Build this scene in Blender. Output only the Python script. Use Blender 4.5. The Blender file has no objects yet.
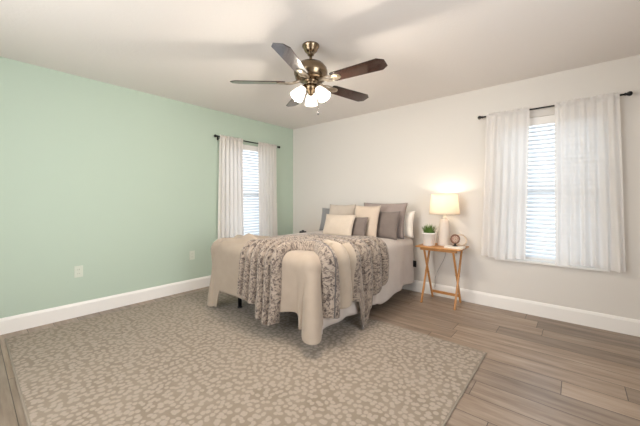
import bpy, bmesh, math, random
from mathutils import Vector, Matrix, noise
random.seed(7)
SC = bpy.context.scene
COL = SC.collection
PI = math.pi

# ------------------------------------------------------------------ camera, world, lights, exposure
cam_d = bpy.data.cameras.new('camera')
cam = bpy.data.objects.new('camera', cam_d); COL.objects.link(cam)
cam.location = (3.847, -3.777, 1.179)
cam.rotation_euler = (PI / 2, 0, math.radians(40.4))
cam_d.sensor_width = 36.0
cam_d.lens = 300.8 / 640 * 36.0
cam_d.shift_y = -12.8 / 640
cam_d.clip_start = 0.02
SC.camera = cam

wd = bpy.data.worlds.new('daylight'); SC.world = wd; wd.use_nodes = True
bg = wd.node_tree.nodes['Background']
bg.inputs['Color'].default_value = (0.80, 0.91, 1.0, 1)
bg.inputs['Strength'].default_value = 1.3

def area(name, loc, rot, sx, sy, power, color, portal=False):
    d = bpy.data.lights.new(name, 'AREA'); d.shape = 'RECTANGLE'; d.size = sx; d.size_y = sy
    d.energy = power; d.color = color
    if portal: d.cycles.is_portal = True
    o = bpy.data.objects.new(name, d); COL.objects.link(o); o.location = loc; o.rotation_euler = rot
    return o
# daylight through the two windows in view, then added front and side fill lights
area('daylight_left_window', (-0.20, -0.985, 1.30), (0, -PI / 2, 0), 1.45, 0.9, 1, (1, 1, 1), True)
area('daylight_right_window', (3.625, 0.20, 1.30), (-PI / 2, 0, 0), 0.9, 1.45, 1, (1, 1, 1), True)
area('added_front_fill', (2.10, -4.95, 1.35), (PI / 2, 0, 0), 1.75, 1.45, 34, (1.0, 0.97, 0.94))  # added fill light, shines in through the made-up window behind the camera
area('added_side_fill', (5.10, -2.6, 1.35), (0, PI / 2, 0), 1.45, 1.15, 20, (0.95, 0.97, 1.0))  # added fill from the right for modelling, outside the made-up side window
BULB_POWER = 13.0
TABLE_LAMP_POWER = 3.2
SC.view_settings.view_transform = 'Standard'
SC.view_settings.look = 'None'
SC.view_settings.gamma = 1.0
SC.view_settings.use_curve_mapping = False
SC.view_settings.exposure = 1.04
SC.cycles.use_denoising = True
SC.cycles.max_bounces = 10
SC.cycles.diffuse_bounces = 6
SC.cycles.transparent_max_bounces = 16
SC.cycles.sample_clamp_indirect = 6.0

# ------------------------------------------------------------------ materials
def principled(name, color, rough=0.6, metal=0.0, spec=0.5, coat=0.0, sheen=0.0):
    m = bpy.data.materials.new(name); m.use_nodes = True
    b = m.node_tree.nodes['Principled BSDF']
    b.inputs['Base Color'].default_value = (*color, 1)
    b.inputs['Roughness'].default_value = rough
    b.inputs['Metallic'].default_value = metal
    b.inputs['Specular IOR Level'].default_value = spec
    b.inputs['Coat Weight'].default_value = coat
    b.inputs['Coat Roughness'].default_value = 0.12
    b.inputs['Sheen Weight'].default_value = sheen
    return m

def N(m, t, **kw):
    n = m.node_tree.nodes.new(t)
    for k, v in kw.items(): setattr(n, k, v)
    return n
def LK(m, a, b): m.node_tree.links.new(a, b)
def BS(m): return m.node_tree.nodes['Principled BSDF']
def ramp(m, stops, interp='LINEAR'):
    r = N(m, 'ShaderNodeValToRGB'); e = r.color_ramp.elements; r.color_ramp.interpolation = interp
    while len(e) < len(stops): e.new(0.5)
    for el, (p, c) in zip(e, stops): el.position = p; el.color = (*c, 1)
    return r
def bump(m, height, strength, dist):
    b = N(m, 'ShaderNodeBump'); b.inputs['Strength'].default_value = strength; b.inputs['Distance'].default_value = dist
    LK(m, height, b.inputs['Height']); LK(m, b.outputs[0], BS(m).inputs['Normal']); return b
def coords(m, scale=(1, 1, 1), out='Object'):
    t = N(m, 'ShaderNodeTexCoord'); mp = N(m, 'ShaderNodeMapping'); mp.inputs['Scale'].default_value = scale
    LK(m, t.outputs[out], mp.inputs['Vector']); return mp.outputs[0]
def noise_tex(m, vec, scale, detail=4, rough=0.55):
    n = N(m, 'ShaderNodeTexNoise'); n.inputs['Scale'].default_value = scale; n.inputs['Detail'].default_value = detail
    n.inputs['Roughness'].default_value = rough; LK(m, vec, n.inputs['Vector']); return n

def paint(name, color, bscale=140, bstr=0.12, dist=0.002):
    m = principled(name, color, 0.75, spec=0.25)
    n = noise_tex(m, coords(m), bscale, 3); bump(m, n.outputs['Fac'], bstr, dist); return m
def cloth(name, color, var=0.10, scale=260, bstr=0.25, sheen=0.2):
    m = principled(name, color, 0.9, spec=0.15, sheen=sheen)
    v = coords(m); n = noise_tex(m, v, scale, 2); bump(m, n.outputs['Fac'], bstr, 0.002)
    n2 = noise_tex(m, v, 9, 4)
    lo = tuple(c * (1 - var) for c in color); hi = tuple(min(1, c * (1 + var)) for c in color)
    r = ramp(m, [(0.3, lo), (0.7, hi)]); LK(m, n2.outputs['Fac'], r.inputs[0]); LK(m, r.outputs[0], BS(m).inputs['Base Color'])
    return m

M = {}
M['green'] = paint('mint_wall_paint', (0.468, 0.565, 0.472))
M['white_wall'] = paint('warm_white_wall_paint', (0.69, 0.66, 0.62))
M['ceiling'] = paint('textured_ceiling_paint', (0.76, 0.72, 0.69), 45, 0.35, 0.004)
M['trim'] = principled('white_trim_paint', (0.84, 0.82, 0.79), 0.4)
M['black_metal'] = principled('black_metal', (0.012, 0.012, 0.013), 0.4, 0.6)
M['black_plastic'] = principled('black_plastic', (0.015, 0.015, 0.016), 0.45)
M['bronze'] = principled('brushed_antique_bronze', (0.25, 0.185, 0.12), 0.24, 1.0)
M['nickel'] = principled('pale_antique_nickel', (0.46, 0.39, 0.31), 0.42, 1.0)
M['chrome'] = principled('satin_metal', (0.6, 0.58, 0.55), 0.3, 1.0)
M['plate'] = principled('white_plastic_plate', (0.62, 0.66, 0.57), 0.4)
M['slot'] = principled('dark_socket_slot', (0.05, 0.05, 0.05), 0.6)
M['cream'] = cloth('cream_blanket_knit', (0.365, 0.298, 0.237), 0.05)
M['duvet'] = cloth('white_quilted_cotton', (0.56, 0.50, 0.46), 0.04, 120, 0.35)
M['mattress'] = cloth('mattress_ticking', (0.75, 0.73, 0.70), 0.03)
M['pil_white'] = cloth('white_pillow_cotton', (0.78, 0.73, 0.66), 0.03)
M['pil_mauve'] = cloth('mauve_grey_linen', (0.32, 0.262, 0.24), 0.08)
M['pil_taupe'] = cloth('dark_taupe_velvet', (0.19, 0.155, 0.137), 0.08)
M['pil_cream'] = cloth('cream_pillow_linen', (0.54, 0.445, 0.36), 0.04)
M['pil_cream2'] = cloth('oatmeal_pillow_weave', (0.54, 0.46, 0.38), 0.06, 90, 0.5)
M['pil_slate'] = cloth('slate_grey_pillow_linen', (0.25, 0.25, 0.255), 0.06)
M['pil_ivory'] = cloth('ivory_pillow_linen', (0.51, 0.44, 0.375), 0.04)
M['ceramic'] = principled('speckled_pale_ceramic', (0.66, 0.58, 0.51), 0.45)
m = M['ceramic']; vo = N(m, 'ShaderNodeTexVoronoi'); vo.inputs['Scale'].default_value = 70; LK(m, coords(m), vo.inputs['Vector']); bump(m, vo.outputs['Distance'], 0.6, 0.004)
M['pot'] = principled('white_pot_glaze', (0.80, 0.77, 0.73), 0.5)
M['grass'] = principled('green_grass_leaf', (0.10, 0.19, 0.035), 0.55)
M['soil'] = principled('dark_soil', (0.04, 0.03, 0.02), 0.9)
M['book'] = principled('white_book_cover', (0.80, 0.76, 0.70), 0.5)
M['pages'] = principled('book_pages', (0.78, 0.72, 0.60), 0.8)
M['ring_wood'] = principled('brown_carved_wood', (0.20, 0.10, 0.06), 0.6)
M['disc_pink'] = principled('rosy_clay_disc', (0.42, 0.24, 0.19), 0.7)
M['bead'] = principled('pale_wooden_beads', (0.68, 0.57, 0.45), 0.6)
M['cord'] = principled('clear_grey_cord', (0.32, 0.31, 0.30), 0.5)

def wood(name, dark, light, axis_scale, rough, coat=0.0):
    m = principled(name, dark, rough, coat=coat)
    v = coords(m, axis_scale); n = noise_tex(m, v, 6, 6, 0.65)
    r = ramp(m, [(0.3, dark), (0.7, light)]); LK(m, n.outputs['Fac'], r.inputs[0]); LK(m, r.outputs[0], BS(m).inputs['Base Color'])
    bump(m, n.outputs['Fac'], 0.08, 0.002); return m
M['table_wood'] = wood('honey_pine_wood', (0.38, 0.165, 0.045), (0.56, 0.27, 0.085), (2, 12, 12), 0.4)
M['leg_wood'] = wood('honey_pine_leg_wood', (0.38, 0.165, 0.045), (0.54, 0.26, 0.08), (12, 12, 2), 0.4)
M['blade'] = wood('dark_cherry_blade_wood', (0.011, 0.004, 0.0025), (0.028, 0.0085, 0.005), (1.5, 14, 14), 0.25, 1.0)

BS(M['blade']).inputs['Specular IOR Level'].default_value = 0.2; BS(M['blade']).inputs['Coat Roughness'].default_value = 0.06
# floor: grey brown vinyl planks running along x
m = M['floor'] = principled('grey_brown_wood_plank', (0.25, 0.2, 0.16), 0.36, spec=0.45)
tc = N(m, 'ShaderNodeTexCoord')
bk = N(m, 'ShaderNodeTexBrick'); bk.offset = 0.37; bk.offset_frequency = 2; bk.squash = 1
for k, v in {'Scale': 1.0, 'Mortar Size': 0.0022, 'Mortar Smooth': 0.1, 'Bias': 0.0, 'Brick Width': 1.22, 'Row Height': 0.18}.items(): bk.inputs[k].default_value = v
bk.inputs['Color1'].default_value = (0.0, 0, 0, 1); bk.inputs['Color2'].default_value = (1, 1, 1, 1); bk.inputs['Mortar'].default_value = (0.5, 0.5, 0.5, 1)
bk.offset = 0.0
sx = N(m, 'ShaderNodeSeparateXYZ'); LK(m, tc.outputs['Object'], sx.inputs[0])
dy = N(m, 'ShaderNodeMath', operation='DIVIDE'); dy.inputs[1].default_value = 0.18; LK(m, sx.outputs[1], dy.inputs[0])
fy = N(m, 'ShaderNodeMath', operation='FLOOR'); LK(m, dy.outputs[0], fy.inputs[0])
wn_ = N(m, 'ShaderNodeTexWhiteNoise', noise_dimensions='1D'); LK(m, fy.outputs[0], wn_.inputs['W'])
ax = N(m, 'ShaderNodeMath', operation='MULTIPLY_ADD'); ax.inputs[1].default_value = 1.22; LK(m, wn_.outputs['Value'], ax.inputs[0]); LK(m, sx.outputs[0], ax.inputs[2])
cx_ = N(m, 'ShaderNodeCombineXYZ'); LK(m, ax.outputs[0], cx_.inputs[0]); LK(m, sx.outputs[1], cx_.inputs[1])
LK(m, cx_.outputs[0], bk.inputs['Vector'])
mp = N(m, 'ShaderNodeMapping'); mp.inputs['Scale'].default_value = (1.3, 13, 1); LK(m, tc.outputs['Object'], mp.inputs['Vector'])
addv = N(m, 'ShaderNodeVectorMath', operation='ADD')
sc_ = N(m, 'ShaderNodeVectorMath', operation='SCALE'); sc_.inputs['Scale'].default_value = 37.0
LK(m, bk.outputs['Color'], sc_.inputs[0]); LK(m, mp.outputs[0], addv.inputs[0]); LK(m, sc_.outputs[0], addv.inputs[1])
n = noise_tex(m, addv.outputs[0], 1.6, 7, 0.62)
r = ramp(m, [(0.30, (0.175, 0.123, 0.088)), (0.5, (0.275, 0.207, 0.155)), (0.72, (0.375, 0.298, 0.235))]); LK(m, n.outputs['Fac'], r.inputs[0])
mx = N(m, 'ShaderNodeMix', data_type='RGBA', blend_type='MULTIPLY'); mx.inputs[0].default_value = 1.0
vr = ramp(m, [(0.0, (0.72, 0.72, 0.73)), (1.0, (1.15, 1.13, 1.10))]); LK(m, bk.outputs['Color'], vr.inputs[0])
LK(m, r.outputs[0], mx.inputs[6]); LK(m, vr.outputs[0], mx.inputs[7])
mx2 = N(m, 'ShaderNodeMix', data_type='RGBA'); LK(m, bk.outputs['Fac'], mx2.inputs[0]); LK(m, mx.outputs[2], mx2.inputs[6]); mx2.inputs[7].default_value = (0.05, 0.035, 0.025, 1)
LK(m, mx2.outputs[2], BS(m).inputs['Base Color'])
bump(m, n.outputs['Fac'], 0.06, 0.002)

# rug: taupe ground with pale irregular pebbles
m = M['rug'] = principled('pebble_pattern_rug_pile', (0.4, 0.33, 0.25), 0.95, spec=0.1, sheen=0.15)
tc = N(m, 'ShaderNodeTexCoord')
dn = noise_tex(m, tc.outputs['Object'], 9, 3); dsc = N(m, 'ShaderNodeVectorMath', operation='SCALE'); dsc.inputs['Scale'].default_value = 0.045
LK(m, dn.outputs['Color'], dsc.inputs[0]); da = N(m, 'ShaderNodeVectorMath', operation='ADD'); LK(m, tc.outputs['Object'], da.inputs[0]); LK(m, dsc.outputs[0], da.inputs[1])
vo = N(m, 'ShaderNodeTexVoronoi', feature='F1'); vo.voronoi_dimensions = '2D'; vo.inputs['Scale'].default_value = 27.0; vo.inputs['Randomness'].default_value = 0.8; LK(m, da.outputs[0], vo.inputs['Vector'])
pr = ramp(m, [(0.32, (1, 1, 1)), (0.47, (0, 0, 0))]); LK(m, vo.outputs['Distance'], pr.inputs[0])
n = noise_tex(m, tc.outputs['Object'], 300, 2); n2 = noise_tex(m, tc.outputs['Object'], 5, 3)
g = ramp(m, [(0.3, (0.215, 0.172, 0.128)), (0.7, (0.26, 0.212, 0.162))]); LK(m, n2.outputs['Fac'], g.inputs[0])
l = ramp(m, [(0.3, (0.30, 0.246, 0.196)), (0.7, (0.37, 0.308, 0.252))]); LK(m, n.outputs['Fac'], l.inputs[0])
mx = N(m, 'ShaderNodeMix', data_type='RGBA'); LK(m, pr.outputs[0], mx.inputs[0]); LK(m, g.outputs[0], mx.inputs[6]); LK(m, l.outputs[0], mx.inputs[7])
LK(m, mx.outputs[2], BS(m).inputs['Base Color']); bump(m, n.outputs['Fac'], 0.3, 0.004)
M['rug_edge'] = cloth('taupe_rug_binding', (0.24, 0.20, 0.155), 0.08)

# throw: cream ground with grey brown damask mottling, laid out in UV space
m = M['throw'] = principled('grey_damask_throw', (0.5, 0.45, 0.4), 0.92, spec=0.1, sheen=0.3)
uv = N(m, 'ShaderNodeTexCoord').outputs['UV']
wn = noise_tex(m, uv, 12, 3); ws = N(m, 'ShaderNodeVectorMath', operation='SCALE'); ws.inputs['Scale'].default_value = 0.16
LK(m, wn.outputs['Color'], ws.inputs[0]); wa = N(m, 'ShaderNodeVectorMath', operation='ADD'); LK(m, uv, wa.inputs[0]); LK(m, ws.outputs[0], wa.inputs[1])
vo = N(m, 'ShaderNodeTexVoronoi', feature='DISTANCE_TO_EDGE'); vo.inputs['Scale'].default_value = 22; LK(m, wa.outputs[0], vo.inputs['Vector'])
n = noise_tex(m, wa.outputs[0], 46, 5, 0.7)
ad = N(m, 'ShaderNodeMath', operation='MULTIPLY_ADD'); ad.inputs[1].default_value = 0.55; LK(m, vo.outputs['Distance'], ad.inputs[0]); LK(m, n.outputs['Fac'], ad.inputs[2])
r = ramp(m, [(0.40, (0.050, 0.038, 0.034)), (0.50, (0.145, 0.114, 0.098)), (0.585, (0.31, 0.255, 0.207)), (0.8, (0.39, 0.325, 0.268))]); LK(m, ad.outputs[0], r.inputs[0])
LK(m, r.outputs[0], BS(m).inputs['Base Color']); bump(m, n.outputs['Fac'], 0.4, 0.004)
M['throw_back'] = cloth('cream_sherpa_lining', (0.42, 0.35, 0.28), 0.06, 200, 0.5)
M['throw_line'] = cloth('dark_throw_border', (0.10, 0.09, 0.09), 0.1)

def sheer(name, color, transp):
    m = bpy.data.materials.new(name); m.use_nodes = True; nt = m.node_tree; nt.nodes.clear()
    o = nt.nodes.new('ShaderNodeOutputMaterial'); d = nt.nodes.new('ShaderNodeBsdfDiffuse'); t = nt.nodes.new('ShaderNodeBsdfTranslucent'); tr = nt.nodes.new('ShaderNodeBsdfTransparent')
    d.inputs[0].default_value = (*color, 1); t.inputs[0].default_value = (*color, 1)
    a = nt.nodes.new('ShaderNodeMixShader'); a.inputs[0].default_value = 0.35; b = nt.nodes.new('ShaderNodeMixShader'); b.inputs[0].default_value = transp
    for p, q in ((d.outputs[0], a.inputs[1]), (t.outputs[0], a.inputs[2]), (a.outputs[0], b.inputs[1]), (tr.outputs[0], b.inputs[2]), (b.outputs[0], o.inputs[0])): nt.links.new(p, q)
    return m
M['curtain'] = sheer('white_sheer_voile', (0.87, 0.845, 0.82), 0.07)
M['curtain_l'] = sheer('white_curtain_cotton', (0.80, 0.755, 0.715), 0.04)
M['slat'] = sheer('white_blind_vinyl', (0.86, 0.88, 0.90), 0.0)
m = M['glass'] = bpy.data.materials.new('window_glass'); m.use_nodes = True; nt = m.node_tree; nt.nodes.clear()
o = nt.nodes.new('ShaderNodeOutputMaterial'); tr = nt.nodes.new('ShaderNodeBsdfTransparent'); gl = nt.nodes.new('ShaderNodeBsdfGlossy'); gl.inputs['Roughness'].default_value = 0.02
a = nt.nodes.new('ShaderNodeMixShader'); a.inputs[0].default_value = 0.06
nt.links.new(tr.outputs[0], a.inputs[1]); nt.links.new(gl.outputs[0], a.inputs[2]); nt.links.new(a.outputs[0], o.inputs[0])

def glow(name, color, strength, diff):
    m = principled(name, diff, 0.6)
    b = BS(m); b.inputs['Emission Color'].default_value = (*color, 1); b.inputs['Emission Strength'].default_value = strength; return m
M['fan_glass'] = glow('lit_frosted_glass', (1.0, 0.90, 0.76), 1.1, (0.8, 0.78, 0.74))
M['bulb'] = glow('lit_bulb', (1.0, 0.88, 0.70), 3, (0.9, 0.9, 0.9))
m = M['lampshade'] = sheer('lit_linen_lampshade', (0.93, 0.86, 0.76), 0.0)
m.node_tree.nodes['Mix Shader'].inputs[0].default_value = 0.6

# ------------------------------------------------------------------ mesh helpers
def obj(name, bm, mat, parent=None, smooth=False, bevel=0.0, kind=None):
    me = bpy.data.meshes.new(name)
    bm.normal_update(); bm.to_mesh(me); bm.free()
    for mt in (mat if isinstance(mat, (list, tuple)) else [mat]): me.materials.append(mt)
    if smooth:
        for p in me.polygons: p.use_smooth = True
    o = bpy.data.objects.new(name, me); COL.objects.link(o)
    if parent: o.parent = parent
    if bevel:
        b = o.modifiers.new('bevel', 'BEVEL'); b.width = bevel; b.segments = 2; b.limit_method = 'ANGLE'
    if kind: o['kind'] = kind
    return o
def thing(name, label, cat, loc=(0, 0, 0), rot=(0, 0, 0), group=None):
    o = bpy.data.objects.new(name, None); COL.objects.link(o); o.location = loc; o.rotation_euler = rot
    o.empty_display_size = 0.05; o['label'] = label; o['category'] = cat
    if group: o['group'] = group
    return o
def tag(o, label, cat, group=None):
    o['label'] = label; o['category'] = cat
    if group: o['group'] = group
    return o
def NB(): return bmesh.new()
def box(bm, x0, x1, y0, y1, z0, z1, mat=None):
    vs = [bm.verts.new(p) for p in ((x0, y0, z0), (x1, y0, z0), (x1, y1, z0), (x0, y1, z0), (x0, y0, z1), (x1, y0, z1), (x1, y1, z1), (x0, y1, z1))]
    if mat is not None:
        for v in vs: v.co = mat @ v.co
    for f in ((3, 2, 1, 0), (4, 5, 6, 7), (0, 1, 5, 4), (1, 2, 6, 5), (2, 3, 7, 6), (3, 0, 4, 7)): bm.faces.new([vs[i] for i in f])
    return bm
def bx(*a): return box(NB(), *a)
def lathe(bm, prof, n=28, mat=None, cap=True):
    rings = []
    for r, z in prof:
        ring = []
        for i in range(n):
            a = 2 * PI * i / n; v = Vector((r * math.cos(a), r * math.sin(a), z))
            ring.append(bm.verts.new(mat @ v if mat is not None else v))
        rings.append(ring)
    for a, b in zip(rings, rings[1:]):
        for i in range(n): bm.faces.new((a[i], a[(i + 1) % n], b[(i + 1) % n], b[i]))
    if cap: bm.faces.new(list(reversed(rings[0]))); bm.faces.new(rings[-1])
    return bm
def tube(bm, pts, rad, n=10, closed=False):
    pts = [Vector(p) for p in pts]; rings = []
    for i, p in enumerate(pts):
        if closed: d = pts[(i + 1) % len(pts)] - pts[i - 1]
        else: d = pts[min(i + 1, len(pts) - 1)] - pts[max(i - 1, 0)]
        d.normalize(); up = Vector((0, 0, 1)) if abs(d.z) < 0.95 else Vector((1, 0, 0))
        a = d.cross(up).normalized(); b = d.cross(a)
        rr = rad[i] if isinstance(rad, (list, tuple)) else rad
        rings.append([bm.verts.new(p + (a * math.cos(2 * PI * k / n) + b * math.sin(2 * PI * k / n)) * rr) for k in range(n)])
    prs = list(zip(rings, rings[1:])) + ([(rings[-1], rings[0])] if closed else [])
    for a, b in prs:
        for k in range(n): bm.faces.new((a[k], b[k], b[(k + 1) % n], a[(k + 1) % n]))
    if not closed: bm.faces.new(rings[0]); bm.faces.new(list(reversed(rings[-1])))
    return bm
def bar(bm, a, b, w, t, side=Vector((1, 0, 0))):
    """rectangular bar from a to b, w across `side`, t across the third axis"""
    a, b = Vector(a), Vector(b); d = (b - a).normalized(); s = (side - d * side.dot(d)).normalized(); u = d.cross(s)
    vs = []
    for p in (a, b):
        for i, j in ((-1, -1), (1, -1), (1, 1), (-1, 1)): vs.append(bm.verts.new(p + s * (i * w / 2) + u * (j * t / 2)))
    for f in ((3, 2, 1, 0), (4, 5, 6, 7), (0, 1, 5, 4), (1, 2, 6, 5), (2, 3, 7, 6), (3, 0, 4, 7)): bm.faces.new([vs[i] for i in f])
    return bm
def grid_faces(bm, vs, wrap=False, fmat=None):
    for i in range(len(vs) - 1):
        for j in range(len(vs[0]) - (0 if wrap else 1)):
            k = (j + 1) % len(vs[0])
            f = bm.faces.new((vs[i][j], vs[i + 1][j], vs[i + 1][k], vs[i][k]))
            if fmat: f.material_index = fmat(i, j)
    return bm

# ------------------------------------------------------------------ room shell
RX, RY, H, TH = 4.75, -4.60, 2.44, 0.14
W1 = (-1.44, -0.53)      # left window, along y
W2 = (3.17, 4.08)        # right window, along x
WZ = (0.53, 2.03)
W3 = (1.2, 3.0)          # made-up window behind the camera, opening for the front fill light
W4 = (-3.2, -2.0)        # made-up window in the right wall, outside the frame, for side fill
obj('floor', bx(-TH, RX + TH, RY - TH, TH, -0.08, 0.0), M['floor'], kind='structure')
obj('ceiling', bx(-TH, RX + TH, RY - TH, TH, H, H + 0.08), M['ceiling'], kind='structure')
def wall_hole_x(bm, x0, x1, a, b, ya, yb, lo, hi):   # wall in an x slab, with hole a..b along y
    box(bm, x0, x1, ya, a, 0, H); box(bm, x0, x1, b, yb, 0, H); box(bm, x0, x1, a, b, 0, lo); box(bm, x0, x1, a, b, hi, H); return bm
def wall_hole_y(bm, y0, y1, a, b, xa, xb, lo, hi):
    box(bm, xa, a, y0, y1, 0, H); box(bm, b, xb, y0, y1, 0, H); box(bm, a, b, y0, y1, 0, lo); box(bm, a, b, y0, y1, hi, H); return bm
obj('wall_left', wall_hole_x(NB(), -TH, 0, W1[0], W1[1], RY - TH, TH, *WZ), M['green'], kind='structure')
obj('wall_back', wall_hole_y(NB(), 0, TH, W2[0], W2[1], 0, RX + TH, *WZ), M['white_wall'], kind='structure')
obj('wall_right', wall_hole_x(NB(), RX, RX + TH, W4[0], W4[1], RY - TH, 0, 0.6, 2.1), M['white_wall'], kind='structure')
obj('wall_front', wall_hole_y(NB(), RY - TH, RY, W3[0], W3[1], 0, RX, 0.6, 2.1), M['white_wall'], kind='structure')
def board(x0, x1, y0, y1, axis):
    bm = NB(); t = 0.016
    prof = [(0, 0), (t, 0), (t, 0.118), (t * 0.75, 0.128), (t * 0.45, 0.138), (0, 0.142)]
    ends = []
    for s in (0, 1):
        ring = []
        for d, z in prof:
            ring.append(bm.verts.new((d, y0 if s == 0 else y1, z) if axis == 'y' else (x0 if s == 0 else x1, -d, z)))
        ends.append(ring)
    k = len(prof)
    for i in range(k): bm.faces.new((ends[0][i], ends[1][i], ends[1][(i + 1) % k], ends[0][(i + 1) % k]))
    bm.faces.new(ends[0]); bm.faces.new(list(reversed(ends[1])))
    bmesh.ops.recalc_face_normals(bm, faces=bm.faces); return bm
obj('baseboard_left', board(0, 0, RY, 0, 'y'), M['trim'], kind='structure')
obj('baseboard_back', board(0.016, RX, 0, 0, 'x'), M['trim'], kind='structure')

def window(name, along, a, b, depth_sign, lo, hi):
    """window unit set in the wall; along='y' (left wall) or 'x' (back / front wall). depth goes outward"""
    def B(bm, s0, s1, d0, d1, z0, z1):
        d0, d1 = sorted((depth_sign * d0, depth_sign * d1))
        if along == 'y': box(bm, d0 + off, d1 + off, s0, s1, z0, z1)
        else: box(bm, s0, s1, d0 + off, d1 + off, z0, z1)
    off = {'added_window_front': RY, 'added_window_side': RX}.get(name, 0.0)
    w = bpy.data.objects.new(name, None); COL.objects.link(w); w['kind'] = 'structure'
    bm = NB(); f = 0.045
    B(bm, a, a + f, 0.08, 0.13, lo, hi); B(bm, b - f, b, 0.08, 0.13, lo, hi); B(bm, a + f, b - f, 0.08, 0.13, lo, lo + f); B(bm, a + f, b - f, 0.08, 0.13, hi - f, hi)
    mz = (lo + hi) / 2; B(bm, a + f, b - f, 0.085, 0.125, mz - 0.022, mz + 0.022)
    obj('window_frame', bm, M['trim'], w)
    for z0, z1 in ((lo + f, mz - 0.022), (mz + 0.022, hi - f)):
        bm = NB(); B(bm, a + f, b - f, 0.102, 0.106, z0, z1); obj('pane', bm, M['glass'], w)
    bm = NB(); B(bm, a - 0.0, b + 0.0, -0.030, 0.08, lo - 0.0, lo + 0.020); obj('window_sill', bm, M['trim'], w, bevel=0.004)
    return w
window('window_1', 'y', W1[0], W1[1], -1, *WZ)
window('window_2', 'x', W2[0], W2[1], 1, *WZ)
window('added_window_front', 'x', W3[0], W3[1], -1, 0.6, 2.1)
window('added_window_side', 'y', W4[0], W4[1], 1, 0.6, 2.1)

def blind(along, a, b, sgn, label):
    t = thing('window_blind', label, 'blind', (sgn * 0.035, (a + b) / 2, 0.55) if along == 'y' else ((a + b) / 2, sgn * 0.035, 0.55), (0, 0, PI / 2 if along == 'y' else 0), 'white slatted window blinds')
    hw = (b - a) / 2 - 0.006; top = WZ[1] - 0.55
    s = -sgn if along == 'y' else sgn     # local +y outward sign
    obj('headrail', bx(-hw, hw, -0.022, 0.022, top - 0.045, top - 0.001), M['trim'], t)
    obj('valance', bx(-hw, hw, *sorted((-s * 0.034, -s * 0.026)), top - 0.085, top - 0.002), M['trim'], t, bevel=0.002)
    bm = NB(); z = 0.045; n = 0
    tilt = math.radians(38) * s
    while z < top - 0.07:
        mt = Matrix.Translation((0, 0, z)) @ Matrix.Rotation(tilt, 4, 'X')
        vs = []
        for k in range(4):
            yy = -0.025 + 0.05 * k / 3; zz = 0.003 * (1 - (yy / 0.025) ** 2)
            vs.append([bm.verts.new(mt @ Vector((-hw, yy, zz))), bm.verts.new(mt @ Vector((hw, yy, zz)))])
        grid_faces(bm, vs); z += 0.043; n += 1
    sl = obj('slats', bm, M['slat'], t, smooth=True); so = sl.modifiers.new('thick', 'SOLIDIFY'); so.thickness = 0.0025
    obj('bottom_rail', bx(-hw, hw, -0.024, 0.024, 0.0185, 0.034), M['trim'], t, bevel=0.003)
    for xx in (-hw * 0.72, hw * 0.72):
        bm = NB(); box(bm, xx - 0.001, xx + 0.001, -s * 0.024 - 0.001, -s * 0.024 + 0.001, 0.03, top - 0.04); obj('ladder_cord', bm, M['trim'], t)
    return t
blind('y', W1[0], W1[1], -1, 'white slatted blind in the window beside the corner of the mint green wall')
blind('x', W2[0], W2[1], 1, 'white slatted blind in the window of the white wall, right of the lamp')

def curtain_rod(along, a, b, off, z, label):
    t = thing('curtain_rod', label, 'curtain rod', (0, (a + b) / 2, z) if along == 'y' else ((a + b) / 2, 0, z), (0, 0, -PI / 2 if along == 'y' else 0), 'thin black curtain rods')
    L = (b - a) / 2
    # local x along the rod; local -y is into the room in both cases after rotation
    into = -off if along == 'x' else off
    into = -off if along == 'x' else off
    rot = lambda p: p
    bm = tube(NB(), [(-L, -off, 0), (L, -off, 0)], 0.008); obj('rod', bm, M['black_metal'], t, True)
    for s in (-1, 1):
        bm = lathe(NB(), [(0.008, 0), (0.014, 0.004), (0.014, 0.010), (0.010, 0.014), (0.017, 0.022), (0.021, 0.034), (0.017, 0.046), (0.006, 0.052)], 16, Matrix.Translation((s * L, -off, 0)) @ Matrix.Rotation(s * PI / 2, 4, 'Y'))
        obj('finial', bm, M['black_metal'], t, True)
        bm = box(NB(), s * (L - 0.05) - 0.011, s * (L - 0.05) + 0.011, -0.005, 0.0, -0.035, 0.03); bar(bm, (s * (L - 0.05), -0.003, -0.012), (s * (L - 0.05), -off, -0.012), 0.012, 0.006)
        obj('bracket', bm, M['black_metal'], t)
    return t
# local -y points into the room: for the left wall rotate by +90 so that local -y becomes +x
r1 = curtain_rod('y', -1.535, -0.44, 0.085, 2.06, 'thin black curtain rod on the mint green wall')
r1.rotation_euler = (0, 0, PI / 2)
r2 = curtain_rod('x', 3.065, 4.165, 0.085, 2.095, 'thin black curtain rod on the white wall')

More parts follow.
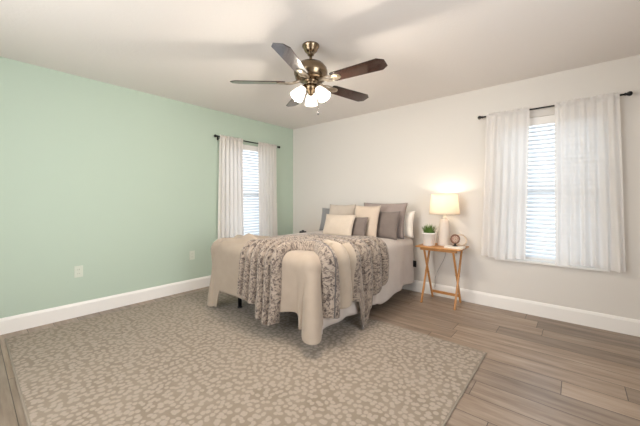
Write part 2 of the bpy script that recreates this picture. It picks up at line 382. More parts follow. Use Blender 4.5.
def curtain(t0, t1, b0, b1, ztop, zbot, off, folds, seed, label, cat_mat, rot, loc, amp=0.022):
    """hanging panel: local x along the wall from t0..t1 at the rod, b0..b1 at the hem; local -y into the room"""
    rnd = random.Random(seed); nx, nz = folds * 10, 90
    ph = [rnd.uniform(-0.5, 0.5) for _ in range(folds + 3)]; am = [rnd.uniform(0.5, 1.25) for _ in range(folds + 3)]
    bm = NB(); vs = []
    for j in range(nz + 1):
        f = j / nz; z = ztop + 0.028 - (ztop + 0.028 - zbot) * f
        row = []
        gather = math.exp(-((z - ztop) / 0.016) ** 4)       # pinched on the rod pocket
        for i in range(nx + 1):
            u = i / nx; k = u * folds; ki = int(min(k, folds - 1e-6)); kf = k - ki
            a = am[ki] * (1 - kf) + am[ki + 1] * kf
            x = (t0 + (t1 - t0) * u) * (1 - f) + (b0 + (b1 - b0) * u) * f
            w = math.sin(2 * PI * (k + 0.12 * ph[ki] * f)) * a
            w2 = math.sin(2 * PI * (k * 2.7 + ph[1])) * 0.45 * math.exp(-f * 9)
            y = -off - 0.013 * gather - amp * (0.45 + 0.55 * f) * w * (1 - gather) - 0.004 * gather * abs(w) - 0.010 * w2 * (1 - gather)
            x += 0.006 * math.sin(k * 5 + f * 3 + seed) * f
            zz = z + (0.004 * math.sin(k * 9) + 0.004 * w2 if j == 0 else 0) + (0.010 * math.sin(u * 7 + seed) if j == nz else 0)
            row.append(bm.verts.new((x, y, zz)))
        vs.append(row)
    grid_faces(bm, vs)
    o = obj('curtain', bm, cat_mat, None, True); o.location = loc; o.rotation_euler = rot
    tag(o, label, 'curtain', 'sheer white curtain panels'); return o
RZ = (0, 0, PI / 2)
curtain(-1.505, -1.125, -1.53, -1.095, 2.06, 0.56, 0.085, 6, 3, 'white curtain panel on the mint wall, left of the blind gap, behind the bed foot', M['curtain_l'], RZ, (0, 0, 0))
curtain(-0.845, -0.468, -0.825, -0.445, 2.06, 0.56, 0.085, 6, 5, 'white curtain panel on the mint wall, nearest the room corner', M['curtain_l'], RZ, (0, 0, 0))
curtain(3.100, 3.490, 3.050, 3.455, 2.095, 0.562, 0.085, 6, 8, 'sheer white curtain panel on the white wall, on the lamp side of the window', M['curtain'], (0, 0, 0), (0, 0, 0))
curtain(3.690, 4.135, 3.690, 4.180, 2.095, 0.562, 0.085, 7, 11, 'wide sheer white curtain panel at the far right of the white wall', M['curtain'], (0, 0, 0), (0, 0, 0))

# ------------------------------------------------------------------ rug
RG = (0.165, 3.325, -3.57, -1.185)
rug = thing('area_rug', 'large taupe rug with pale pebble spots under the bed foot', 'rug', ((RG[0] + RG[1]) / 2, (RG[2] + RG[3]) / 2, 0))
a, b = (RG[1] - RG[0]) / 2, (RG[3] - RG[2]) / 2
obj('pile', bx(-a + 0.012, a - 0.012, -b + 0.012, b - 0.012, 0.0, 0.010), M['rug'], rug)
bm = NB(); box(bm, -a, a, -b, -b + 0.012, 0, 0.009); box(bm, -a, a, b - 0.012, b, 0, 0.009); box(bm, -a, -a + 0.012, -b + 0.012, b - 0.012, 0, 0.009); box(bm, a - 0.012, a, -b + 0.012, b - 0.012, 0, 0.009)
obj('binding', bm, M['rug_edge'], rug, bevel=0.003)
RUGZ = 0.010

# ------------------------------------------------------------------ bed
BX0, BX1, BF, BH = 0.865, 2.25, -2.00, -0.10
bed = thing('bed_frame', 'black metal bed base with thin legs under the made bed', 'bed', ((BX0 + BX1) / 2, (BF + BH) / 2, 0))
cx, cy = (BX0 + BX1) / 2, (BF + BH) / 2
hw, hl = (BX1 - BX0) / 2 - 0.03, (BH - BF) / 2 - 0.03
bm = NB()
box(bm, -hw, -hw + 0.03, -hl, hl, 0.27, 0.33); box(bm, hw - 0.03, hw, -hl, hl, 0.27, 0.33); box(bm, -hw, hw, -hl, -hl + 0.03, 0.27, 0.33); box(bm, -hw, hw, hl - 0.03, hl, 0.27, 0.33)
obj('side_rail', bm, M['black_metal'], bed)
obj('deck', bx(-hw + 0.03, hw - 0.03, -hl + 0.03, hl - 0.03, 0.30, 0.33), M['black_plastic'], bed)
for lx in (1.055, 2.035):
    for ly in (-1.845, -0.95, -0.25):
        zb = RUGZ if ly < RG[3] else 0.0
        bm = tube(NB(), [(lx - cx, ly - cy, zb + 0.012), (lx - cx, ly - cy, 0.28)], 0.021, 14)
        lg = obj('leg', bm, M['black_metal'], bed, True)
        obj('foot_cap', lathe(NB(), [(0.026, zb), (0.026, zb + 0.010), (0.022, zb + 0.014)], 14, Matrix.Translation((lx - cx, ly - cy, 0))), M['black_plastic'], lg, True)
for s in (-1, 1):
    obj('headboard_bracket', bx(s * (hw + 0.055) - 0.02, s * (hw + 0.055) + 0.02, hl + 0.005, hl + 0.015, 0.28, 0.47) if False else box(box(NB(), s * (hw + 0.075) - 0.03, s * (hw + 0.075) + 0.03, hl - 0.004, hl + 0.004, 0.34, 0.42), min(s * (hw - 0.02), s * (hw + 0.06)), max(s * (hw - 0.02), s * (hw + 0.06)), hl - 0.012, hl - 0.004, 0.28, 0.36), M['black_metal'], bed)
bm = bx(BX0 + 0.01, BX1 - 0.01, BF + 0.01, BH, 0.33, 0.685)
mt = obj('mattress', bm, M['mattress'], bevel=0.05); mt.modifiers['bevel'].segments = 4
tag(mt, 'thick mattress on the black bed base, hidden under the bedding', 'mattress')

# cloth laid on the bed: (p, q) are distances on the unfolded bedding, mapped round the mattress edges
X0, X1, FT, ZT, RR = 0.835, 2.265, -2.015, 0.700, 0.07
def prof(r):
    if r <= 0: return 0.0, 0.0
    if r < RR * PI / 2: return RR * math.sin(r / RR), RR * (1 - math.cos(r / RR))
    return RR, RR + r - RR * PI / 2
def fold(p, q, flare=0.20, wav=1.0):
    xa, xb, yf = X0 + RR, X1 - RR, FT + RR
    a = p - xb if p > xb else (xa - p if p < xa else 0.0); sx = 1 if p > xb else -1
    b = yf - q if q < yf else 0.0
    r = math.hypot(a, b); o, d = prof(r)
    zn = ZT - d
    if r < 1e-9:
        z = ZT + 0.006 * noise.noise(Vector((p * 3, q * 3, 1.7))) + 0.010 * (1 - ((p - cx) / 0.75) ** 2)
        return Vector((p, q, z))
    ca, cb = a / r, b / r; hang = max(0.0, r - 0.12)
    sweep = math.atan2(cb, ca)
    fl = flare * hang * (2 * ca * cb) ** 3 * (1.0 if sx > 0 else 0.5)                # corner ears stand out
    wv = wav * 0.030 * min(1, hang * 2.2) * (math.sin(q * 9 + 1.3) * 0.6 + math.sin(q * 21 + 0.4) * 0.4) * ca * ca
    wv += wav * 0.012 * min(1, hang * 2.2) * (math.sin(p * 8 + 0.6)) * cb * cb
    o += fl + wv + 0.03 * hang
    base_x = min(max(p, xa), xb); base_y = max(q, yf)
    z = zn + (0.010 * (1 - ((base_x - cx) / 0.75) ** 2)) * max(0, 1 - r / 0.1)
    return Vector((base_x + sx * o * ca, base_y - o * cb, z))
def fold_n(p, q, off, **k):
    e = 0.004; P0 = fold(p, q, **k); du = fold(p + e, q, **k) - fold(p - e, q, **k); dv = fold(p, q + e, **k) - fold(p, q - e, **k)
    n = du.cross(dv).normalized(); return P0 + n * off, n
def cloth_obj(name, vs_fn, nu, nv, mat, thick, sub=0, fmat=None, uvfn=None):
    bm = NB(); vs = [[bm.verts.new(vs_fn(i / nu, j / nv)) for j in range(nv + 1)] for i in range(nu + 1)]
    grid_faces(bm, vs, fmat=fmat)
    if uvfn:
        ul = bm.loops.layers.uv.new('UVMap'); bm.verts.index_update()
        for f in bm.faces:
            for l in f.loops:
                k = l.vert.index; l[ul].uv = uvfn((k // (nv + 1)) / nu, (k % (nv + 1)) / nv)
    o = obj(name, bm, mat, None, True)
    s = o.modifiers.new('thick', 'SOLIDIFY'); s.thickness = thick; s.offset = -1
    if sub: m_ = o.modifiers.new('sub', 'SUBSURF'); m_.levels = sub; m_.render_levels = sub
    return o

def lerp_table(tab, x):
    if x <= tab[0][0]: return tab[0][1]
    for (a, va), (b, vb) in zip(tab, tab[1:]):
        if x <= b:
            f = (x - a) / (b - a); f = f * f * (3 - 2 * f); return va + (vb - va) * f
    return tab[-1][1]

# duvet: whole top, hanging on both long sides with a wavy hem
HEM_R = [(-2.05, 0.59), (-1.80, 0.585), (-1.64, 0.60), (-1.55, 0.585), (-1.23, 0.575), (-1.0, 0.62), (-0.95, 0.64), (-0.77, 0.60), (-0.58, 0.575), (-0.36, 0.565), (-0.1, 0.58)]
def duvet_pt(u, v):
    q = BH - 0.02 + (FT - 0.06 - (BH - 0.02)) * v
    dl = 0.50; dr = lerp_table(HEM_R, q)
    lo, hi = X0 + RR - dl - 0.05, X1 - RR + dr + 0.02
    p = lo + (hi - lo) * u
    P0, n = fold_n(p, q, 0.0, wav=1.0)
    return P0 + n * (0.004 + 0.004 * noise.noise(Vector((p * 6, q * 6, 0))))
dv = cloth_obj('duvet', duvet_pt, 90, 90, M['duvet'], 0.012, 0)
tag(dv, 'white duvet spread over the bed, its hem hanging beside the wooden table', 'duvet')

# cream blanket across the foot of the bed
QB = [(0.3, -1.30), (0.95, -1.40), (1.5, -1.45), (2.0, -1.62), (2.25, -1.90), (2.4, -1.955), (2.9, -1.94)]
QF = [(0.3, 0.70), (0.955, 0.70), (0.99, 0.515), (1.6, 0.52), (1.9, 0.515), (2.1, 0.475), (2.135, 0.50), (2.165, 0.585), (2.9, 0.585)]
def blanket_pt(u, v):
    p = 0.375 + (2.735 - 0.375) * u
    qb = lerp_table(QB, p); q = qb + (FT + RR - lerp_table(QF, p) - qb) * v
    xa, xb, yf = X0 + RR, X1 - RR, FT + RR
    a = max(p - xb, xa - p, 0.0); b = max(yf - q, 0.0); r = math.hypot(a, b)
    lim = 0.585 if p > 1.5 else 0.655
    if r > lim and (a > 0 or p < 1.5) and b > 0:           # blunt corner ears just clear of the rug
        k = (lim + 0.05 * math.tanh((r - lim) / 0.05)) / r
        p = (xb + (p - xb) * k) if p > xb else xa - (xa - p) * k
        q = yf - b * k
    P0, n = fold_n(p, q, 0.018, flare=0.27, wav=0.7)
    # rumpled roll where the blanket is pushed up on the far corner
    roll = math.exp(-((q + 1.80 + 0.25 * (p - 1.1)) / 0.055) ** 2) * 0.055 + math.exp(-((q + 1.985 - 0.42 * (p - 0.9)) / 0.055) ** 2) * 0.048 + math.exp(-((q + 1.55) / 0.08) ** 2) * 0.03
    crease = 0.035 * math.exp(-((p - 2.20) / 0.035) ** 2) * min(1, max(0, r - 0.15) * 3) * (1 if b > 0 and a == 0 else 0.5 if b > 0 else 0) - 0.016 * math.exp(-((p - 2.125) / 0.03) ** 2) * min(1, max(0, r - 0.15) * 3)
    roll *= max(0, min(1, (1.55 - p) / 0.35)) * (1 if p > 0.8 else max(0, 1 - (0.8 - p) / 0.2))
    return P0 + n * (0.003 * noise.noise(Vector((p * 5, q * 5, 3))) + roll + crease)
bl = cloth_obj('blanket', blanket_pt, 110, 60, M['cream'], 0.010, 0)
tag(bl, 'plain cream blanket draped over the foot of the bed down to the rug', 'blanket')

# patterned throw: pleats sweep from the foot, across the top, and down the lamp side
def catmull(pts, t):
    n = len(pts) - 1; x = min(max(t, 0), 1) * n; i = min(int(x), n - 1); f = x - i
    p0, p1, p2, p3 = (pts[max(i - 1, 0)], pts[i], pts[i + 1], pts[min(i + 2, n)])
    return tuple(0.5 * (2 * b + (c - a) * f + (2 * a - 5 * b + 4 * c - d) * f * f + (3 * b - a - 3 * c + d) * f ** 3) for a, b, c, d in zip(p0, p1, p2, p3))
FQ, RP = FT + RR, X1 - RR       # where the top starts to turn down
FEND = [(0, 0.60), (0.15, 0.63), (0.40, 0.605), (0.48, 0.50), (0.75, 0.485), (1, 0.44)]
REND = [(0, 0.50), (0.14, 0.52), (0.17, 0.48), (0.36, 0.46), (0.42, 0.47), (0.46, 0.73), (0.53, 0.72), (0.58, 0.58), (0.66, 0.50), (0.85, 0.44), (1, 0.34)]
def throw_curve(v):
    fe, re_ = lerp_table(FEND, v), lerp_table(REND, v)
    xf = 1.945 + (1.40 - 1.945) * v; yr = -1.93 + (-0.87 + 1.93) * v
    top = [((1.955, FQ + 0.02), (1.99, -1.85), (2.09, -1.81), (2.18, -1.87)),
           ((1.69, FQ + 0.1), (1.62, -1.60), (1.80, -1.36), (2.10, -1.36)),
           ((1.32, FQ + 0.2), (1.14, -1.45), (1.30, -0.95), (1.90, -0.86))]
    if v < 0.5: a, b, f = top[0], top[1], v * 2
    else: a, b, f = top[1], top[2], v * 2 - 1
    tp = [tuple(m0 + (m1 - m0) * f for m0, m1 in zip(i, j)) for i, j in zip(a, b)]
    return [(xf - 0.02, FQ - fe), (xf, FQ - fe * 0.55), (xf, FQ - 0.08)] + tp + [(RP + 0.08, yr), (RP + re_ * 0.55, yr + 0.0), (RP + re_, yr - 0.01)]
NP = 6
def throw_pt(u, v):
    hang = max(0.0, min(1.0, abs(u - 0.5) * 5 - 0.6))
    ph = v * NP + 0.30 * noise.noise(Vector((u * 2.6, 5, v * 2))) * min(1, 8 * v * (1 - v))
    ki = int(math.floor(ph)); rn = 0.5 + 0.5 * noise.noise(Vector((ki * 3.7, 1.3, 0.5)))
    vs_ = v - 0.19 * math.sin(2 * PI * ph) / NP          # folds lap over their neighbours
    p, q = catmull(throw_curve(min(max(vs_, 0), 1)), u)
    base, n = fold_n(p, q, 0.0, flare=0.0, wav=0.35)
    w = 0.5 - 0.5 * math.cos(2 * PI * ph)
    amp = (0.060 + 0.040 * rn) * (1.0 + 0.0 * hang)
    if v > 0.5: amp *= 1 - 0.68 * (v - 0.5) * 2 * (1 - hang)
    off = 0.014 + amp * w + 0.005 * noise.noise(Vector((u * 20, v * 14, 2)))
    return base + n * (off + 0.010)
NU, NV = 170, 170
def throw_mat(i, j):
    u, v = (i + 0.5) / NU, (j + 0.5) / NV
    if u > 0.58 and 0.135 < v < 0.15 + 0.25 * min(1.0, (u - 0.58) / 0.16): return 1
    if u > 0.50 and 0.074 < v < 0.081: return 2
    return 0
th = cloth_obj('throw_blanket', throw_pt, NU, NV, [M['throw'], M['throw_back'], M['throw_line']], 0.010, 0, throw_mat, lambda u, v: (u * 2.4, v * 1.5))
tag(th, 'grey and cream damask throw lying in pleats across the bed', 'throw')

# ------------------------------------------------------------------ pillows
def pillow(name, x, y, w, h, t, tilt, mat, label, rz=0, roll=0, z=ZT + 0.012, pinch=0.07, cat='pillow', n=22):
    bm = NB(); sides = []
    for s in (-1, 1):
        g = []
        for i in range(n + 1):
            row = []
            for j in range(n + 1):
                u, v = -1 + 2 * i / n, -1 + 2 * j / n
                if s == 1 and (i in (0, n) or j in (0, n)): row.append(sides[0][i][j]); continue
                X = w / 2 * u * (1 - pinch * (1 - v * v) * u * u); Zz = h / 2 * v * (1 - pinch * (1 - u * u) * v * v)
                th_ = t / 2 * ((1 - abs(u) ** 2.6) * (1 - abs(v) ** 2.6)) ** 0.55
                th_ *= 1 + 0.12 * noise.noise(Vector((u * 2, v * 2, x * 7 + s)))
                yy = s * th_ + 0.006 * noise.noise(Vector((u * 3, v * 3, y * 9))) * (1 - max(abs(u), abs(v)))
                row.append(bm.verts.new((X, yy, Zz + h / 2)))
            g.append(row)
        sides.append(g)
    for s, g in enumerate(sides):
        for i in range(n):
            for j in range(n):
                q = (g[i][j], g[i + 1][j], g[i + 1][j + 1], g[i][j + 1]); bm.faces.new(q if s == 0 else tuple(reversed(q)))
    bmesh.ops.recalc_face_normals(bm, faces=bm.faces)
    o = obj(name, bm, mat, None, True)
    o.location = (x, y, z); o.rotation_euler = (math.radians(-tilt), math.radians(roll), math.radians(rz))
    tag(o, label, cat, 'pillows at the head of the bed'); return o
pillow('pillow', 2.025, -0.225, 0.62, 0.335, 0.13, 8, M['pil_white'], 'white pillow standing against the wall behind the mauve sham, nearest the lamp')
pillow('pillow', 1.965, -0.385, 0.63, 0.45, 0.12, 14, M['pil_mauve'], 'large mauve grey pillow sham, widest and tallest on the lamp side')
pillow('pillow', 1.10, -0.27, 0.52, 0.36, 0.12, 13, M['pil_slate'], 'slate grey pillow at the far left end of the pillow row')
pillow('pillow', 1.325, -0.415, 0.46, 0.42, 0.11, 13, M['pil_ivory'], 'ivory pillow standing behind the front oatmeal cushion')
pillow('throw_pillow', 2.075, -0.525, 0.36, 0.35, 0.11, 16, M['pil_taupe'], 'dark taupe cushion leaning on the mauve sham, rightmost in front', cat='cushion')
pillow('throw_pillow', 1.87, -0.65, 0.37, 0.42, 0.11, 16, M['pil_cream'], 'tall square cream cushion in the middle of the pillow row', cat='cushion')
pillow('throw_pillow', 1.80, -0.77, 0.34, 0.28, 0.08, 18, M['pil_taupe'], 'small dark taupe cushion between the two cream front cushions', cat='cushion')
pillow('throw_pillow', 1.62, -0.87, 0.46, 0.31, 0.12, 20, M['pil_cream2'], 'oatmeal cushion frontmost of the pillow pile', cat='cushion')

# ------------------------------------------------------------------ tray tables
TZ = 0.655
def tray_table(loc, label, TZ=0.655):
    t = thing('tray_table', label, 'table', loc, (0, 0, 0), 'folding wooden tray tables')
    obj('tabletop', bx(-0.245, 0.245, -0.18, 0.18, TZ - 0.018, TZ), M['table_wood'], t, bevel=0.006)
    for s in (-1, 1):
        x1, x2 = s * 0.182, s * 0.160
        obj('leg', bar(NB(), (x1, -0.150, 0.0), (x1, 0.125, TZ - 0.03), 0.019, 0.027), M['leg_wood'], t, bevel=0.004)
        obj('leg', bar(NB(), (x2, 0.150, 0.0), (x2, -0.125, TZ - 0.03), 0.019, 0.027), M['leg_wood'], t, bevel=0.004)
        obj('pivot_bolt', tube(NB(), [(s * 0.147, 0.0, 0.336), (s * 0.195, 0.0, 0.336)], 0.006), M['black_metal'], t, True)
    obj('stretcher', bx(-0.160, 0.160, 0.124, 0.142, 0.062, 0.092), M['table_wood'], t, bevel=0.003)
    obj('cleat', bx(-0.20, 0.20, -0.142, -0.112, TZ - 0.048, TZ - 0.0185), M['table_wood'], t, bevel=0.003)
    obj('cleat', bx(-0.20, 0.20, 0.112, 0.142, TZ - 0.048, TZ - 0.0185), M['table_wood'], t, bevel=0.003)
    return t
tray_table((2.672, -0.232, 0), 'honey wood folding tray table holding the lamp, right of the bed')
far = tray_table((0.50, -0.232, 0), 'honey wood folding tray table behind the bed by the room corner', 0.612)

# lamp
lamp = thing('table_lamp', 'lit table lamp with white drum shade and tapered pale base', 'lamp', (2.682, -0.185, TZ))
bm = lathe(NB(), [(0.068, 0), (0.072, 0.006), (0.072, 0.02), (0.069, 0.06), (0.060, 0.17), (0.049, 0.285), (0.044, 0.300), (0.036, 0.305)], 24)
obj('base', bm, M['ceramic'], lamp, True)
obj('neck', lathe(NB(), [(0.036, 0.305), (0.036, 0.318), (0.014, 0.326), (0.010, 0.40), (0.014, 0.405), (0.014, 0.44)], 18), M['chrome'], lamp, True)
bm = NB(); vs = []
for k in range(9):
    f = k / 8; rr = 0.163 + (0.140 - 0.163) * f
    vs.append([bm.verts.new((rr * math.cos(2 * PI * i / 48), rr * math.sin(2 * PI * i / 48), 0.360 + 0.235 * f)) for i in range(48)])
grid_faces(bm, vs, True)
sh = obj('lamp_shade', bm, M['lampshade'], lamp, True); so = sh.modifiers.new('t', 'SOLIDIFY'); so.thickness = 0.002
for z, rr in ((0.362, 0.1635), (0.593, 0.1405)):
    obj('shade_ring', tube(NB(), [(rr * math.cos(2 * PI * i / 40), rr * math.sin(2 * PI * i / 40), z) for i in range(40)], 0.0022, 6, True), M['bead'], sh, True)
bm = lathe(NB(), [(0.013, 0.583), (0.016, 0.585), (0.013, 0.588)], 14)
for k in range(3): bar(bm, (0.012 * math.cos(2.1 * k), 0.012 * math.sin(2.1 * k), 0.585), (0.139 * math.cos(2.1 * k), 0.139 * math.sin(2.1 * k), 0.591), 0.003, 0.003, Vector((0, 0, 1)))
obj('shade_spider', bm, M['chrome'], sh)
obj('bulb', lathe(NB(), [(0.012, 0.44), (0.016, 0.46), (0.028, 0.49), (0.030, 0.515), (0.020, 0.54), (0.004, 0.548)], 16), M['bulb'], lamp, True)
pts = [(-0.02, 0.062, 0.008), (-0.03, 0.12, 0.010), (-0.032, 0.165, 0.0), (-0.034, 0.178, -0.06), (-0.05, 0.172, -0.17), (-0.09, 0.15, -0.27), (-0.125, 0.12, -0.36), (-0.15, 0.13, -0.45), (-0.16, 0.16, -0.52), (-0.17, 0.172, -0.56)]
obj('power_cord', tube(NB(), [catmull(pts, i / 40) for i in range(41)], 0.003, 6), M['cord'], lamp, True)
ld = bpy.data.lights.new('lamp_light', 'POINT'); ld.energy = TABLE_LAMP_POWER; ld.color = (1.0, 0.86, 0.70); ld.shadow_soft_size = 0.035
lo = bpy.data.objects.new('lamp_light', ld); COL.objects.link(lo); lo.location = (2.682, -0.185, TZ + 0.535)

# plant
pl = thing('potted_plant', 'small white pot of green grass beside the table lamp', 'plant', (2.545, -0.290, TZ))
pl.scale = (1.18, 1.18, 1.12)
obj('pot', lathe(NB(), [(0.052, 0), (0.055, 0.004), (0.064, 0.118), (0.068, 0.120), (0.068, 0.132), (0.060, 0.132), (0.058, 0.115), (0.0, 0.112)], 26, cap=False), M['pot'], pl, True)
obj('soil', lathe(NB(), [(0.058, 0.112), (0.045, 0.118), (0.001, 0.120)], 18, cap=False), M['soil'], pl, True)
bm = NB(); rnd = random.Random(4)
for k in range(230):
    a = rnd.uniform(0, 2 * PI); r0 = 0.052 * math.sqrt(rnd.random()); hgt = rnd.uniform(0.075, 0.125) * (1 - 0.25 * r0 / 0.052); lean = rnd.uniform(0.1, 0.5) * (0.3 + r0 / 0.052); w = 0.0028
    b = Vector((r0 * math.cos(a), r0 * math.sin(a), 0.114)); d = Vector((math.cos(a), math.sin(a), 0)); s = Vector((-math.sin(a), math.cos(a), 0)) * w
    pr = []
    for f in (0, 0.5, 1.0):
        c = b + d * (lean * hgt * f * f) + Vector((0, 0, hgt * f)); ww = 1 - 0.9 * f * f
        pr.append((bm.verts.new(c - s * ww), bm.verts.new(c + s * ww)))
    for p0, p1 in zip(pr, pr[1:]): bm.faces.new((p0[0], p0[1], p1[1], p1[0]))
obj('foliage', bm, M['grass'], pl)

# book and round ornament
bk_ = thing('book', 'white book lying flat at the right end of the wooden table', 'book', (2.832, -0.297, TZ))
bm = NB(); box(bm, -0.095, 0.095, -0.062, 0.062, 0, 0.0025); box(bm, -0.095, 0.095, -0.062, 0.062, 0.0145, 0.017); box(bm, -0.095, -0.0925, -0.062, 0.062, 0.0025, 0.0145)
obj('cover', bm, M['book'], bk_); obj('page_block', bx(-0.0925, 0.092, -0.059, 0.059, 0.0025, 0.0145), M['pages'], bk_)
orn = thing('round_ornament', 'round brown rosette ornament with pale beaded ring on the white book', 'ornament', (2.832, -0.285, TZ + 0.017), (0, 0, math.radians(38)))
Rf = Matrix.Translation((0, 0, 0.078)) @ Matrix.Rotation(PI / 2, 4, 'X')
obj('disc', lathe(NB(), [(0.040, -0.006), (0.040, 0.004), (0.030, 0.008), (0.012, 0.009), (0.001, 0.010)], 28, Rf, cap=False), M['disc_pink'], orn, True)
bm = NB(); tube(bm, [(0.046 * math.cos(2 * PI * i / 36), 0, 0.078 + 0.046 * math.sin(2 * PI * i / 36)) for i in range(36)], 0.0085, 8, True)
obj('rim', bm, M['ring_wood'], orn, True)
bm = NB()
for k in range(10):
    a = 2 * PI * k / 10; bar(bm, (0.008 * math.cos(a), -0.0115, 0.078 + 0.008 * math.sin(a)), (0.036 * math.cos(a), -0.009, 0.078 + 0.036 * math.sin(a)), 0.006, 0.004, Vector((0, 1, 0)))
obj('petals', bm, M['bead'], orn)
obj('stand', box(bx(-0.022, 0.022, -0.016, 0.020, 0, 0.008), -0.010, 0.010, -0.008, 0.010, 0.008, 0.030), M['black_plastic'], orn, bevel=0.002)
wh = thing('beaded_ring', 'pale ring of wooden beads leaning behind the brown round ornament', 'ornament', (2.868, -0.172, TZ), (math.radians(-14), 0, math.radians(38)))
for k in range(18):
    a = 2 * PI * k / 18
    bm = NB(); bmesh.ops.create_icosphere(bm, subdivisions=2, radius=0.0115, matrix=Matrix.Translation((0.062 * math.cos(a), 0, 0.074 + 0.062 * math.sin(a))))
    obj('bead', bm, M['bead'], wh, True)

# small clock on the far table
ck = thing('alarm_clock', 'small black object peeking over the far side of the bed by the corner', 'clock', (0.50, -0.27, 0.612), (0, 0, math.radians(40)))
ck.scale = (1.0, 1.0, 1.3)
bm = bx(-0.055, 0.055, -0.022, 0.022, 0.0, 0.055); obj('case', bm, M['black_plastic'], ck, bevel=0.010)
obj('top_button', bx(-0.02, 0.02, -0.010, 0.010, 0.055, 0.066), M['black_plastic'], ck, bevel=0.003)

# ------------------------------------------------------------------ wall outlets
def outlet(y, label):
    t = thing('wall_outlet', label, 'outlet', (0, y, 0.455), (0, 0, 0), 'white wall outlets')
    obj('cover_plate', bx(0, 0.006, -0.036, 0.036, -0.058, 0.058), M['plate'], t, bevel=0.003)
    for z in (-0.020, 0.020):
        s = obj('socket', bx(0.006, 0.0085, -0.017, 0.017, z - 0.014, z + 0.014), M['plate'], t, bevel=0.003)
        bm = NB(); box(bm, 0.0085, 0.009, -0.008, -0.006, z - 0.004, z + 0.006); box(bm, 0.0085, 0.009, 0.006, 0.008, z - 0.004, z + 0.006); obj('slot', bm, M['slot'], s)
    obj('screw', tube(NB(), [(0.005, 0, 0), (0.0075, 0, 0)], 0.003, 8), M['chrome'], t)
outlet(-3.04, 'white outlet on the mint wall, farthest from the bed')
outlet(-1.855, 'white outlet on the mint wall close to the bed corner')

# ------------------------------------------------------------------ ceiling fan
FX, FY = 2.200, -1.958
fan = thing('ceiling_fan', 'bronze ceiling fan with dark wood blades and lit glass lights', 'ceiling fan', (FX, FY, H))
obj('canopy', lathe(NB(), [(0.070, 0.0), (0.070, -0.012), (0.060, -0.022), (0.052, -0.045), (0.040, -0.058), (0.028, -0.066), (0.026, -0.080), (0.012, -0.086)], 28), M['bronze'], fan, True)
obj('downrod', tube(NB(), [(0, 0, -0.08), (0, 0, -0.15)], 0.0125, 12), M['bronze'], fan, True)
obj('motor_housing', lathe(NB(), [(0.018, -0.128), (0.05, -0.134), (0.105, -0.158), (0.132, -0.192), (0.138, -0.222), (0.136, -0.238), (0.128, -0.25), (0.125, -0.272), (0.10, -0.285), (0.07, -0.29)], 36), M['bronze'], fan, True)
BZ = -0.305
def blade_mesh():
    bm = NB(); L0, L1 = 0.205, 0.645
    out = [(L0, -0.048), (L0 + 0.02, -0.056), (L1 - 0.045, -0.067), (L1, -0.036), (L1, 0.036), (L1 - 0.045, 0.067), (L0 + 0.02, 0.056), (L0, 0.048)]
    lo_ = [bm.verts.new((x, y, -0.003)) for x, y in out]; hi_ = [bm.verts.new((x, y, 0.003)) for x, y in out]
    bm.faces.new(list(reversed(lo_))); bm.faces.new(hi_)
    for i in range(len(out)): bm.faces.new((lo_[i], lo_[(i + 1) % len(out)], hi_[(i + 1) % len(out)], hi_[i]))
    return bm
def iron_mesh():
    bm = NB()
    tube(bm, [(0.085, 0, 0.018), (0.12, 0, 0.006), (0.16, 0, -0.006), (0.20, 0, -0.008)], [0.016, 0.012, 0.010, 0.010], 8)
    lathe(bm, [(0.032, -0.010), (0.036, -0.007), (0.034, -0.0035)], 18, Matrix.Translation((0.232, 0, 0)) @ Matrix.Scale(1.35, 4, (1, 0, 0)))
    for s in (-1, 1): tube(bm, [(0.12, s * 0.006, 0.004), (0.15, s * 0.030, -0.004), (0.185, s * 0.034, -0.006), (0.215, s * 0.022, -0.007)], 0.006, 8)
    return bm
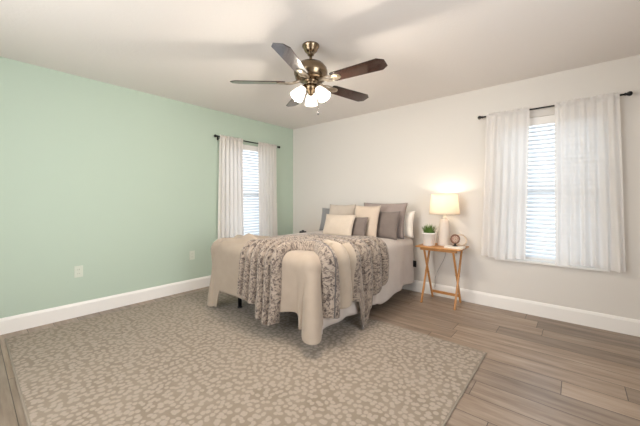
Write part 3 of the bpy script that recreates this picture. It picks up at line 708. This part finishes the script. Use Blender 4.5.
for k in range(5):
    a = math.radians(6 + 72 * k)
    b = obj('blade', blade_mesh(), M['blade'], fan, bevel=0.0015)
    b.location = (0, 0, BZ); b.rotation_euler = (math.radians(-12), 0, a)
    ir = obj('blade_iron', iron_mesh(), M['nickel'], b, True)
obj('light_fitter', lathe(NB(), [(0.060, -0.288), (0.062, -0.30), (0.042, -0.308), (0.036, -0.322), (0.050, -0.328), (0.052, -0.355), (0.038, -0.37), (0.026, -0.38), (0.022, -0.40), (0.008, -0.41)], 28), M['bronze'], fan, True)
for k in range(3):
    a = math.radians(130.4 + 120 * k); d = Vector((math.cos(a), math.sin(a), 0))
    tilt = Matrix.Translation(d * 0.062 + Vector((0, 0, -0.352))) @ Matrix.Rotation(a, 4, 'Z') @ Matrix.Rotation(-math.radians(36), 4, 'Y')
    arm = obj('lamp_arm', lathe(NB(), [(0.012, 0.03), (0.016, 0.01), (0.026, 0.0), (0.027, -0.018), (0.024, -0.022)], 16, tilt), M['bronze'], fan, True)
    pr = [(0.025, -0.014), (0.030, -0.028), (0.038, -0.048), (0.045, -0.070), (0.049, -0.093), (0.050, -0.106), (0.053, -0.113)]
    g = obj('glass_shade', lathe(NB(), pr, 28, tilt, cap=False), M['fan_glass'], fan, True)
    so = g.modifiers.new('t', 'SOLIDIFY'); so.thickness = 0.003
    obj('bulb', lathe(NB(), [(0.010, -0.022), (0.014, -0.04), (0.024, -0.065), (0.026, -0.082), (0.018, -0.10), (0.003, -0.108)], 16, tilt), M['bulb'], g, True)
    pd = bpy.data.lights.new('fan_bulb_light', 'POINT'); pd.energy = BULB_POWER; pd.color = (1.0, 0.89, 0.76); pd.shadow_soft_size = 0.03
    po = bpy.data.objects.new('fan_bulb_light', pd); COL.objects.link(po); po.location = Vector((FX, FY, H)) + (tilt @ Vector((0, 0, -0.116)))
chx, chy = 0.045, 0.040
bm = tube(NB(), [(chx, chy, -0.34), (chx, chy, -0.535)], 0.0012, 6); ch = obj('pull_chain', bm, M['bronze'], fan)
obj('chain_fob', lathe(NB(), [(0.002, -0.533), (0.006, -0.54), (0.007, -0.556), (0.003, -0.566)], 12, Matrix.Translation((chx, chy, 0))), M['black_plastic'], ch, True)
